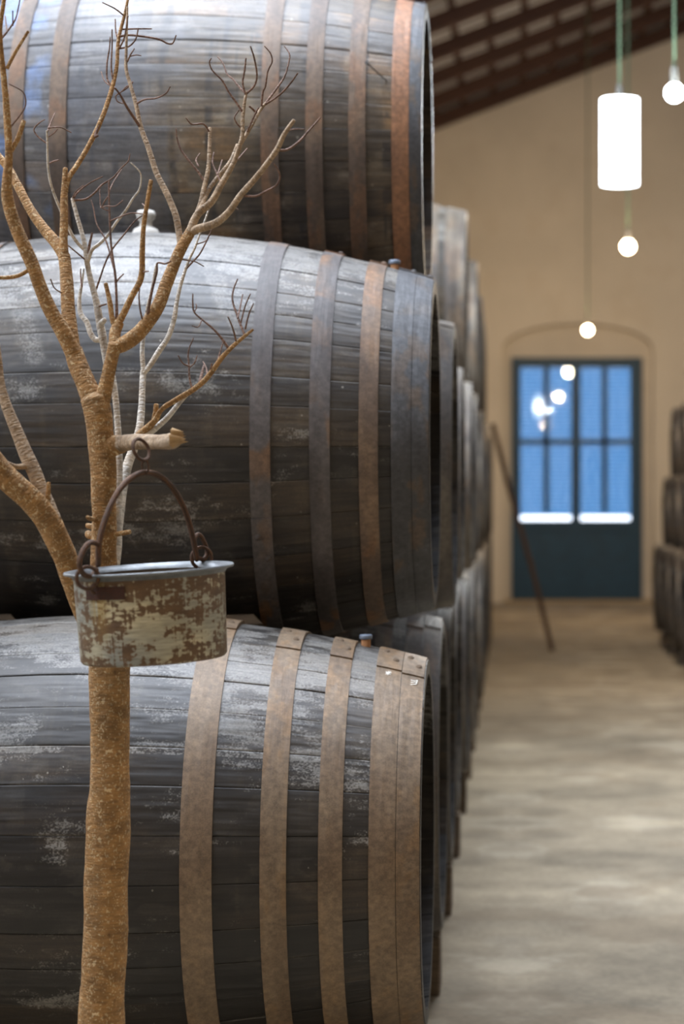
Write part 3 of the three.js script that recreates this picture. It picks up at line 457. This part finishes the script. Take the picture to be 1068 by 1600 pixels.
// every limb: [key, parent, kind, how far it leans away at its end in metres, x, y, radius, ...] as measured on the photograph; its root takes the depth of its parent there
const LIMBS = [
  ['trunk', null, 'trunk', 0, 152, 2012, 46, 154, 1800, 42, 157, 1650, 38, 160, 1560, 36, 164, 1480, 34, 165, 1400, 33, 169, 1300, 33, 172, 1200, 31, 172, 1100, 31, 170, 1040, 32, 167, 980, 28, 164, 920, 22, 162, 860, 19, 162, 800, 18.5, 162, 750, 19.5, 160, 710, 20, 156, 675, 21, 151, 642, 22, 146, 622, 21],
  ['A', 'trunk', 'branch', 0.02, 154, 650, 17, 140, 615, 16, 128, 588, 15, 120, 566, 14, 114, 545, 13],
  ['A1', 'A', 'branch', -0.08, 118, 560, 12, 100, 522, 12, 80, 487, 11, 62, 446, 11, 47, 406, 10.5, 24, 352, 10, 12, 310, 9.5, 11, 281, 7.5, 14, 244, 6, 10, 169, 5.3, 6, 122, 4.5, 1, 75, 4, 0, 45, 3.6, 4, 15, 3.4, 9, -20, 3],
  ['A2', 'A', 'branch', 0.05, 116, 552, 11, 110, 515, 11, 107, 487, 10.5, 104, 440, 9.8, 100, 398, 9.5],
  ['A2a', 'A2', 'branch', 0.08, 101, 402, 9, 88, 381, 8.8, 71, 361, 8.5, 52, 335, 7.6, 32, 299, 7, 12, 262, 6.2, -6, 240, 6],
  ['A2b', 'A2', 'branch', 0.02, 99, 405, 8, 99, 375, 7, 100, 346, 6.5, 100, 312, 5.5, 101, 285, 4.4, 102, 263, 3.8],
  ['A2c', 'A2b', 'branch', 0.1, 101, 300, 4.8, 106, 280, 4.5, 120, 259, 4.2, 142, 221, 4, 161, 180, 3.8, 174, 141, 3.5, 182, 105, 3, 185, 62, 2.8, 195, 21, 2.4, 202, -15, 2],
  ['B', 'trunk', 'branch', 0, 152, 650, 15, 160, 624, 12.5, 168, 590, 10.5, 175, 558, 10, 180, 538, 11],
  ['B1', 'B', 'branch', 0.02, 180, 545, 9, 179, 521, 9, 185, 504, 8],
  ['B1s', 'B1', 'branch', 0.0, 181, 512, 5, 176, 500, 4.3, 172, 474, 4, 165, 443, 3.6],
  ['B1a', 'B1', 'twig', 0.04, 182, 504, 3, 182, 469, 2.1, 180, 431, 2, 174, 388, 1.9, 171, 337, 1.7, 170, 300, 1.4, 170, 282, 1.2],
  ['B1b', 'B1', 'branch', -0.02, 185, 503, 6, 192, 492, 5.2, 205, 465, 5, 220, 435, 4.8, 222, 394, 4.5, 224, 356, 3.8, 229, 322, 3.6, 236, 282, 3.2],
  ['B2', 'B', 'branch', 0.06, 180, 543, 10, 190, 539, 11.5, 205, 530, 12, 222, 514, 11.5, 237, 495, 11, 250, 472, 10.5, 259, 446, 10, 270, 418, 9.5, 282, 390, 9, 299, 360, 8],
  ['C1', 'B2', 'grey', -0.1, 297, 363, 7, 310, 357, 6.6, 325, 353, 6.4, 341, 346, 6, 358, 330, 5, 376, 305, 4.8, 397, 281, 4.5, 420, 252, 4.3, 434, 231, 4.1, 444, 210, 3.8, 459, 188, 3.2],
  ['C2', 'B2', 'grey', 0.05, 296, 364, 7, 308, 336, 6, 331, 314, 5.4, 345, 289, 5, 364, 256, 4.2, 372, 235, 4, 378, 213, 3.4, 379, 184, 3, 382, 159, 2.4, 385, 143, 2],
  ['C3', 'C2', 'grey', 0.05, 374, 228, 3.2, 382, 215, 3, 393, 196, 2.9, 407, 171, 2.5, 415, 161, 2.3],
  ['C4', 'B2', 'grey', 0.06, 299, 356, 5, 312, 322, 4.3, 318, 297, 4, 325, 266, 3.4, 327, 235, 3.1, 328, 200, 2.8],
  ['C5', 'C2', 'grey', 0.08, 312, 330, 4.2, 319, 310, 4, 327, 295, 3.8, 341, 276, 3.6, 360, 252, 3.2, 371, 226, 2.6],
  ['W', 'B2', 'grey', 0.1, 283, 390, 5, 275, 340, 5.2, 262, 306, 5, 245, 272, 4.6, 232, 232, 4.2, 220, 199, 4, 212, 162, 3.4, 204, 134, 3, 197, 108, 2.6, 197, 80, 2.2, 198, 40, 1.8, 199, 10, 1.5],
  ['Pa', 'trunk', 'pale', 0.1, 176, 905, 9, 182, 850, 8.5, 183, 800, 8, 185, 760, 6.4, 186, 724, 5.6, 183, 657, 5, 178, 607, 5, 169, 570, 7, 158, 515, 6.5, 150, 469, 5.2, 141, 435, 4.5, 136, 411, 4.2, 132, 381, 3.8, 119, 334, 3.3, 113, 310, 2.7],
  ['Pa1', 'Pa', 'pale', 0.03, 160, 530, 4.5, 150, 531, 4.5, 142, 522, 4.5, 136, 504, 4.3, 126, 490, 4, 124, 469, 3, 127, 448, 2.2, 131, 420, 1.3],
  ['Pb', 'trunk', 'pale', 0.12, 178, 880, 9, 184, 820, 8.5, 190, 770, 8, 200, 725, 7.5, 210, 697, 7, 218, 668, 6, 221, 640, 5.5, 222, 616, 5, 224, 579, 4.8],
  ['Pb1', 'Pb', 'pale', 0.03, 224, 584, 4, 222, 548, 3.5, 224, 524, 3.2, 230, 482, 2.8, 237, 454, 2.5, 241, 430, 2.2, 245, 412, 1.9],
  ['Pb2', 'Pb', 'pale', 0.06, 223, 584, 4.2, 232, 574, 4.2, 249, 548, 4.6, 262, 528, 4.3, 272, 497, 4, 276, 472, 3.1, 282, 445, 2.8, 289, 423, 2.6, 296, 404, 2.1, 304, 388, 1.8, 312, 365, 1.6, 321, 342, 1.5, 327, 324, 1.3],
  ['Pc', 'Pb', 'pale', 0.0, 210, 698, 5.2, 229, 681, 5, 258, 656, 4.6, 282, 627, 3.6, 296, 612, 3],
  ['D', 'Pb', 'branch', -0.1, 214, 682, 6, 231, 668, 5.7, 242, 657, 5.2, 252, 640, 3.8, 278, 623, 4.5, 303, 608, 4.6, 320, 594, 4.6, 332, 579, 4.5, 348, 557, 4, 365, 540, 3.6, 381, 526, 2.9, 395, 515, 2],
  ['Ds', 'D', 'branch', 0, 240, 660, 4.8, 243, 645, 4.3, 244, 632, 4],
  ['L', 'trunk', 'branch', -0.12, 158, 1020, 16, 142, 990, 15, 128, 950, 16, 112, 900, 17.5, 98, 860, 18.5, 82, 825, 19.5, 64, 798, 20, 45, 778, 20, 20, 757, 19, 0, 735, 18, -25, 695, 17, -50, 650, 15],
  ['L2', 'L', 'grey', 0.04, 84, 815, 13, 74, 790, 12, 64, 765, 11, 54, 738, 11, 40, 708, 10.3, 22, 665, 9.5, 7, 626, 8.2, 0, 597, 7.3, -4, 560, 6.5, -9, 520, 6],
  ['Ls', 'L2', 'grey', -0.02, 50, 730, 5.5, 40, 729, 5, 24, 729, 4.2, 7, 721, 3.2],
  ['Lt', 'L', 'branch', 0, 73, 790, 5, 75, 770, 4, 76, 754, 3],
  ['collar', 'trunk', 'branch', -0.006, 154, 702, 18, 168, 699, 18, 182, 695, 16, 193, 693, 13.4],
  ['stub', 'trunk', 'grey', -0.17, 166, 697, 17, 184, 694, 14, 205, 691, 12.5, 230, 691, 12, 255, 691, 12, 268, 690, 13, 276, 687, 10],
];
const TWIGS = {
  A1: [[49, 419, 3.4, 28, 431, 3.2, 0, 434, 3, -15, 432, 3], [11, 107, 3, 25, 80, 2.6, 44, 49, 2.4], [18, 197, 1.3, 38, 169, 1.2, 40, 159, 1.2, 36, 144, 1.1, 14, 131, 0.9], [17, 236, 4, 28, 216, 3.8, 37, 189, 3.4], [1, 62, 1.8, 13, 47, 1.6, 24, 30, 1.4, 28, 15, 1.2, 31, 0, 1], [20, 40, 1.2, 20, 17, 1], [11, 50, 1.1, 8, 25, 1]],
  A2: [[98, 459, 1.2, 85, 450, 1.1, 79, 436, 1]],
  A2c: [[177, 137, 1.8, 168, 125, 1.6, 167, 100, 1.4, 171, 75, 1.2, 172, 58, 1], [178, 130, 1.8, 174, 110, 1.5, 175, 70, 1.3, 175, 46, 1], [176, 137, 1.4, 163, 126, 1.1, 158, 112, 0.9], [186, 57, 2, 200, 55, 1.8, 215, 56, 1.8, 250, 62, 1.6, 262, 68, 1.5, 269, 68, 1.3, 275, 55, 1], [186, 76, 1.6, 202, 72, 1.4, 212, 61, 1.2, 216, 44, 1], [188, 46, 1.4, 214, 45, 1.2, 237, 45, 1], [185, 78, 1.4, 193, 62, 1.3, 197, 45, 1.2, 200, 25, 1], [194, 25, 1.4, 180, 14, 1.2, 160, 4, 1], [185, 65, 1.4, 181, 50, 1.2, 180, 30, 1], [158, 187, 1.6, 149, 213, 2.6, 153, 212, 2]],
  W: [[219, 199, 2.4, 196, 164, 2.2, 187, 147, 1.8, 179, 137, 1.5], [212, 163, 1.8, 224, 156, 1.6, 245, 153, 1.4, 260, 145, 1.2, 266, 135, 0.9], [205, 138, 1.2, 200, 134, 1.2, 190, 143, 1.1, 181, 150, 1, 183, 158, 1, 192, 162, 0.9], [199, 96, 1.4, 204, 85, 1.2, 210, 76, 1], [203, 88, 1.2, 212, 86, 1.1, 220, 87, 0.9], [204, 134, 1.4, 207, 128, 1.2, 198, 138, 1.1, 187, 145, 1]],
  C1: [[434, 235, 2.4, 448, 234, 2.2, 465, 223, 2, 481, 206, 1.7, 500, 184, 1.2], [379, 306, 2, 401, 306, 1.9, 415, 299, 1.8, 432, 289, 1.7, 437, 276, 1.6, 434, 266, 1.4, 428, 256, 1.1], [447, 206, 1.2, 458, 202, 1.1, 475, 202, 0.9], [366, 324, 1.6, 371, 327, 1.4]],
  C2: [[384, 150, 1.8, 379, 130, 1.6, 382, 110, 1.5, 384, 91, 1.2], [385, 146, 1.9, 397, 134, 1.7, 401, 120, 1.5, 397, 91, 1.4, 391, 72, 1], [379, 176, 2, 372, 165, 1.8, 356, 142, 1.6, 347, 126, 1.5, 331, 109, 1.3, 327, 97, 1.1, 330, 91, 0.9], [384, 147, 1.7, 372, 134, 1.5, 364, 124, 1.5, 355, 116, 1.3, 348, 99, 1.2, 340, 89, 0.9], [365, 256, 1.5, 375, 245, 1.3, 386, 232, 1], [376, 200, 1.3, 368, 190, 1.2, 366, 184, 1, 373, 172, 1], [345, 285, 1.5, 338, 270, 1.4, 332, 255, 1.2, 334, 238, 1], [340, 272, 1.2, 347, 250, 1]],
  C3: [[414, 162, 2, 432, 138, 1.8, 444, 120, 1.6, 450, 101, 1.4, 452, 85, 1.2, 444, 72, 1], [414, 163, 2, 424, 157, 1.7, 440, 145, 1.6, 455, 128, 1.4, 465, 114, 1.2], [408, 168, 1.7, 411, 142, 1.6, 414, 136, 1.5, 418, 112, 1.4, 425, 95, 1.2, 422, 83, 1.1, 413, 72, 0.9], [402, 178, 2, 394, 170, 1.8, 389, 166, 1.6], [384, 210, 1.6, 401, 173, 1.4, 404, 168, 1.2]],
  C4: [[327, 206, 1.6, 318, 194, 1.5, 306, 194, 1.3, 299, 194, 1.2, 290, 184, 0.9], [320, 285, 2, 309, 268, 1.8, 299, 256, 1.7, 282, 233, 1.5, 276, 214, 1.3, 275, 201, 1], [310, 260, 1.2, 306, 250, 1.1, 312, 240, 1]],
  B1b: [[223, 425, 1.5, 228, 424, 1.3, 232, 424, 1], [229, 325, 1.2, 222, 318, 1]],
  B1a: [[181, 441, 1.4, 187, 434, 1.3, 193, 428, 1.1], [178, 420, 1.6, 165, 375, 1.4, 151, 350, 1.2, 146, 325, 1, 142, 312, 0.9], [173, 345, 1.3, 182, 341, 1.2, 205, 333, 1.1, 226, 335, 1], [171, 330, 1.2, 160, 325, 1.1, 166, 322, 1.1, 180, 322, 1, 192, 313, 0.9], [170, 306, 1.2, 163, 315, 1.1, 158, 325, 1, 156, 306, 0.9, 156, 290, 0.8], [170, 300, 1.1, 177, 285, 1, 190, 265, 0.9]],
  B2: [[228, 508, 2.6, 236, 460, 2.2, 245, 424, 2, 246, 411, 1.6, 258, 412, 1.6, 267, 408, 1.4], [283, 405, 1.2, 295, 407, 1.1, 305, 409, 1, 318, 416, 0.9], [224, 505, 1.6, 219, 485, 1.4, 217, 462, 1.2, 218, 450, 1]],
  Pa: [[148, 459, 1.7, 156, 435, 1.6, 166, 407, 1.5, 175, 390, 1.4, 194, 366, 1.3, 211, 345, 1.2, 222, 337, 1], [133, 406, 1.4, 120, 395, 1.2, 107, 384, 1.1], [132, 390, 3, 119, 377, 2.6, 106, 354, 2.4, 92, 322, 2.2, 80, 290, 2, 75, 262, 1.9, 74, 221, 1.8, 73, 204, 1.5], [74, 225, 1.4, 58, 212, 1.2, 53, 202, 1.1, 64, 190, 1, 70, 187, 0.9], [74, 206, 1.3, 80, 190, 1.2, 86, 176, 0.9], [75, 200, 1.2, 94, 199, 1.1, 111, 207, 0.9], [75, 214, 1.1, 84, 208, 1, 90, 201, 0.8], [76, 256, 1.4, 84, 252, 1.3, 92, 250, 1.1], [137, 410, 3.2, 144, 390, 3, 154, 382, 2.8, 167, 369, 2.6, 182, 347, 2.4, 197, 328, 2.1, 207, 311, 1.8, 217, 297, 1.5, 220, 284, 1.3, 219, 270, 1.1, 204, 254, 0.9], [137, 402, 2.6, 140, 382, 2.2, 144, 364, 1.8], [115, 313, 2, 134, 311, 1.7, 147, 302, 1.6, 159, 289, 1.5, 176, 278, 1.3, 191, 261, 1.2, 200, 252, 1.1, 203, 240, 0.9], [114, 311, 1.5, 122, 300, 1.3, 140, 286, 1.2, 160, 276, 1], [113, 310, 1.3, 118, 300, 1.1, 130, 290, 1], [128, 448, 1.4, 126, 430, 1.2, 126, 420, 1], [152, 480, 1.4, 160, 477, 1.3, 166, 475, 1.2], [157, 507, 5, 161, 502, 4.6, 163, 500, 3.6]],
  Pb2: [[290, 421, 1.6, 300, 410, 1.4, 311, 398, 1.3, 322, 378, 1.2, 331, 358, 1], [306, 382, 1, 318, 378, 0.9, 325, 374, 0.8]],
  D: [[357, 545, 2.4, 344, 526, 2, 332, 513, 1.8, 315, 499, 1.6, 303, 487, 1.5, 301, 472, 1.3, 301, 459, 1], [382, 524, 2, 371, 495, 1.7, 363, 468, 1.5, 365, 451, 1.3, 371, 436, 1], [371, 497, 1.3, 375, 480, 1.2, 379, 460, 0.9], [376, 505, 1.3, 383, 478, 1.2, 391, 459, 0.9], [383, 514, 1.5, 389, 490, 1.3, 396, 474, 1], [369, 534, 1.6, 363, 512, 1.4, 356, 495, 1.1], [300, 609, 1.9, 296, 590, 1.7, 295, 571, 1.5, 294, 550, 1.3, 302, 528, 1], [295, 572, 1.2, 286, 568, 1.1, 278, 555, 0.8], [296, 574, 1.2, 303, 568, 1.1, 308, 555, 0.8], [312, 598, 2.8, 316, 582, 2.4, 319, 571, 1.8], [324, 588, 1.5, 322, 575, 1.3, 317, 565, 1], [338, 571, 1.7, 343, 553, 1.5, 348, 536, 1.1], [303, 488, 1, 307, 480, 0.9, 306, 475, 0.8], [315, 500, 1, 309, 511, 0.9, 300, 509, 0.8], [326, 585, 1.6, 330, 572, 1.4, 331, 568, 1]],
  trunk: [[170, 838, 5, 186, 834, 4, 203, 831, 3.6], [152, 835, 6, 140, 836, 6, 137, 833, 5], [150, 822, 4, 140, 822, 4.4, 136, 821, 3.6], [150, 812, 3.6, 140, 810, 3.8, 137, 808, 3], [160, 775, 11, 163, 772, 8, 166, 769, 6]],
};
{
  const D0 = 3.3, root = at(152, 2012, D0);
  const tree = thing('bare_tree', 'leafless dead tree with brown speckled trunk and pale twigs in front of the barrels', 'tree', [root.x, 0, root.z]);
  const made = {}, r = rng(99);
  const depthAt = (key, x, y) => { let best = 1e9, d = D0; for (const [px, py, pd] of made[key]) { const q = (px - x) ** 2 + (py - y) ** 2; if (q < best) { best = q; d = pd; } } return d; };
  const build = (name, mat, nums, d0, lean, sides, rough, parent, power = 1) => {
    const pts = [], log = [], n = nums.length / 3; let far = 0; const l = [0];
    for (let i = 1; i < n; i++) { far += Math.hypot(nums[i * 3] - nums[i * 3 - 3], nums[i * 3 + 1] - nums[i * 3 - 2]); l.push(far); }
    for (let i = 0; i < n; i++) { const t = far ? l[i] / far : 0, d = d0 + lean * Math.pow(t, power); pts.push([at(nums[i * 3], nums[i * 3 + 1], d).sub(tree.position), nums[i * 3 + 2] * d / FOCAL]); log.push([nums[i * 3], nums[i * 3 + 1], d]); if (i < n - 1) for (let k = 1; k < 4; k++) log.push([mix(nums[i * 3], nums[i * 3 + 3], k / 4), mix(nums[i * 3 + 1], nums[i * 3 + 4], k / 4), d + lean * (l[i + 1] - l[i]) / far * k / 4]); }
    return [part(name, limb(pts, sides, rough, Math.floor(r() * 90)), mat, parent), log];
  };
  for (const [key, parent, kind, lean, ...nums] of LIMBS) {
    const d0 = parent ? depthAt(parent, nums[0], nums[1]) + (kind === 'pale' && parent === 'trunk' ? 0.01 : 0) : D0;
    const mat = { trunk: bark, branch: bark, grey: barkGrey, pale: barkPale, twig: barkTwig }[kind], big = nums[2] > 9;
    const [m, log] = build(kind === 'trunk' ? 'trunk' : kind === 'twig' ? 'twig' : 'branch', mat, nums, d0, lean, big ? 28 : 14, kind === 'trunk' ? 0.26 : 0.3, tree, key === 'stub' ? 1.9 : 1);
    if (kind === 'pale') m.userData.label = 'pale whitish branch'; made[key] = log;
  }
  for (const [key, list] of Object.entries(TWIGS)) for (const nums of list) build('twig', nums[2] > 2.9 ? (key === 'Pa' ? barkPale : bark) : barkTwig, nums, depthAt(key, nums[0], nums[1]), (r() - 0.45) * 0.12 - (key === 'trunk' ? 0.02 : 0), nums[2] > 2.9 ? 12 : 7, 0.35, tree);
  // splintered end of the stub that carries the pail
  const e = at(277, 686, D0 - 0.18).sub(tree.position), chips = []; for (let i = 0; i < 11; i++) { const g = new THREE.ConeGeometry(0.0048 + 0.0028 * r(), 0.015 + 0.012 * r(), 5); g.rotateZ(-Math.PI / 2 + (r() - 0.3) * 1.6); g.rotateX(r() * 6); g.translate(e.x - 0.001 + 0.004 * r(), e.y + (r() - 0.4) * 0.018, e.z + (r() - 0.5) * 0.016); chips.push(g); }
  part('broken_end', mergeGeometries(chips), std({ color: 0xa98a62, roughness: 0.9 }), tree);
}
// ---------------------------------------------------------------- the hanging pail
const EARU = Math.atan2(-0.061, 0.094) / (2 * Math.PI) + 0.5;        // where the front ear stands round the pail
{
  const dB = 3.16, c = at(241, 886, dB), K = dB / FOCAL;              // rim centre; K metres for one pixel there
  const pail = thing('hanging_pail', 'shallow old metal pail with rusty handle hanging from the tree stub', 'pail', [c.x, c.y - 0.135, c.z]);
  const zinc = std({ map: colorTex(2048, 512, (u, v) => {              // u round the pail, v up: bare zinc under brown rust scabs dragged sideways, rust runs under the ear
    const x = u * 0.69, y = v * 0.14, big = fbm(x * 22 + 7, y * 30 + 3, 5), fine = fbm(x * 150, y * 260, 4), drip = fbm(x * 320, y * 26, 3), line = fbm(x * 8, y * 130 + 5, 3), mid = fbm(x * 55 + 4, y * 110, 4);
    let zc = mix3([140, 144, 142], [212, 202, 170], clamp(0.5 + 1.6 * (fbm(x * 12 + 40, y * 12, 4) - 0.45))); const g = 0.85 + 0.3 * (fbm(x * 60, y * 420, 3) - 0.4); zc = zc.map((e) => e * g);
    const bare = step(0.335, 0.3, u) * 0.06, m = step(0.478, 0.53, 0.26 * big + 0.24 * mid + 0.22 * fine + 0.16 * drip + 0.12 * line + 0.012 - bare), rc = mix3([112, 84, 56], [78, 58, 42], fbm(x * 80 + 9, y * 120, 4));
    zc = mix3(zc, rc, 0.92 * m);
    const sx = Math.abs(((u - EARU + 1.5) % 1) - 0.5), stain = step(0.035, 0.005, sx + 0.02 * (drip - 0.5)) * step(0.25, 0.5, fbm(x * 90, y * 10, 3)) * step(0.1, 0.7, v + 0.5 * (drip - 0.5)); return mix3(zc, [158, 122, 52], 0.5 * stain);
  }), roughness: 0.5, metalness: 0.22, bumpMap: plasterBump, bumpScale: 0.0012 });
  const R1 = 0.1105, R0 = 0.107, prof = [[0.0001, 0.003], [R0 - 0.012, 0.001], [R0 - 0.003, 0.0], [R0, 0.004], [R0 + 0.0006, 0.03], [R1 - 0.0015, 0.08], [R1, 0.1255]];
  const bodyG = lathe(prof, 72).rotateY(Math.PI), uv = bodyG.attributes.uv, bp = bodyG.attributes.position; for (let i = 0; i < uv.count; i++) uv.setXY(i, uv.getX(i), clamp(bp.getY(i) / 0.135));
  pail.rotation.z = 0.052; pail.rotation.x = 0.034;
  const body = part('body', bodyG, zinc, pail);
  const inner = lathe([[R1 - 0.0015, 0.1265], [R1 - 0.003, 0.08], [R0 - 0.0015, 0.004], [0.0001, 0.0045]], 72); part('inside', inner, std({ color: 0x5d544a, roughness: 0.6, metalness: 0.35 }), pail);
  const rimMat = std({ map: colorTex(512, 64, (u, v) => { const k = 0.9 + 0.35 * (fbm(u * 80, v * 6, 4) - 0.5); return [128 * k, 132 * k, 134 * k]; }), roughness: 0.42, metalness: 0.55 });
  part('rim', lathe([[R1 - 0.002, 0.1235], [R1 + 0.0005, 0.1235], [R1 + 0.003, 0.1275], [R1 + 0.0105, 0.1302], [R1 + 0.0128, 0.1305], [R1 + 0.0138, 0.1325], [R1 + 0.0128, 0.1346], [R1 + 0.0105, 0.1346], [R1 + 0.002, 0.131], [R1 - 0.002, 0.126]], 72), rimMat, pail);
  const rustIron = std({ map: colorTex(256, 256, (u, v) => { const n = fbm(u * 20, v * 20, 5), k = 0.8 + 0.5 * (vn(u * 128, v * 128) - 0.5); const q = mix3([92, 72, 60], [128, 88, 58], step(0.4, 0.65, n)); return q.map((e) => e * k); }), roughness: 0.7, metalness: 0.2, bumpMap: plasterBump, bumpScale: 0.0015 });
  const F1 = new THREE.Vector3(-0.061, 0, 0.094), F2 = new THREE.Vector3(0.061, 0, -0.094);   // ears: front left and back right
  const Yp = (py) => 0.135 - (py - 886) * K;
  const tube = (pts, r, n = 40) => { const g = new THREE.TubeGeometry(new THREE.CatmullRomCurve3(pts, false, 'centripetal'), n, r, 10, false); const a = new THREE.SphereGeometry(r, 8, 6), b = a.clone(); a.translate(pts[0].x, pts[0].y, pts[0].z); const e = pts[pts.length - 1]; b.translate(e.x, e.y, e.z); return mergeGeometries([g, a, b].map((q) => q.toNonIndexed())); };
  const along = (t, py, out = 0) => new THREE.Vector3(mix(F1.x, F2.x, t), Yp(py), mix(F1.z, F2.z, t)).add(new THREE.Vector3(-0.2 * out, 0, 1 * out));
  const arch = [[0.03, 872], [0.05, 840], [0.13, 800], [0.25, 765], [0.37, 746], [0.5, 738], [0.64, 744], [0.77, 765], [0.88, 802], [0.945, 848], [0.97, 882]].map(([t, y]) => along(t, y));
  const handle = part('handle', tube(arch, 0.0044, 70), rustIron, pail);
  part('handle_hook', tube([along(0.05, 842), along(-0.02, 838, 0.004), along(-0.09, 850, 0.004), along(-0.12, 868, 0.006), along(-0.09, 884, 0.006), along(-0.02, 888, 0.004), along(0.01, 880, 0)], 0.004, 40), rustIron, handle);
  part('handle_hook', tube([along(0.945, 852), along(1.0, 843), along(1.06, 858), along(1.08, 876), along(1.04, 884), along(0.99, 881)], 0.0036, 36), rustIron, handle);
  for (const [t, y, turn, r] of [[-0.05, 890, 0.35, 0.0155], [1.02, 881, 0.5, 0.016]]) { const g = new THREE.TorusGeometry(r, 0.0028, 10, 32); g.rotateY(turn); const m = part('ear_ring', g, rustIron, pail); m.position.copy(along(t, y, t < 0.5 ? 0.008 : 0)); }
  const ang = Math.atan2(F1.x, F1.z), plate = new THREE.CylinderGeometry(R1 + 0.0022, R1 + 0.0018, 0.019, 20, 1, true, ang - 0.2, 0.62), pin = new THREE.CylinderGeometry(R1 - 0.001, R1 - 0.001, 0.019, 20, 1, true, ang - 0.2, 0.62);
  const ear = part('ear_plate', mergeGeometries([plate, pin]), std({ map: rustIron.map, color: 0xa87a5c, roughness: 0.8 }), pail); ear.position.y = 0.107;
  const st = new THREE.TorusGeometry(0.0062, 0.0024, 8, 18, Math.PI * 1.5); st.rotateY(Math.PI / 2); st.rotateY(ang); const sm = part('ear_staple', st, rustIron, pail); sm.position.set(F1.x * 1.03, Yp(908), F1.z * 1.03);
  const ear2 = part('ear_plate', mergeGeometries([plate.clone(), pin.clone()]), ear.material, pail); ear2.position.y = 0.107; ear2.rotation.y = Math.PI;
  const ring = new THREE.TorusGeometry(0.0165, 0.0026, 10, 36); ring.rotateY(1.05); ring.rotateZ(0.35); const rm = part('hanging_ring', ring, rustIron, pail); rm.position.set(-0.001, Yp(702), 0.004);
  const link = new THREE.TorusGeometry(0.0085, 0.0024, 8, 24); link.scale(0.6, 1.15, 1); link.rotateY(-0.2); const lm = part('link', link, rustIron, pail); lm.position.set(0.003, Yp(728.5), 0);
}

console.log('ready');
renderer.render(scene, camera);
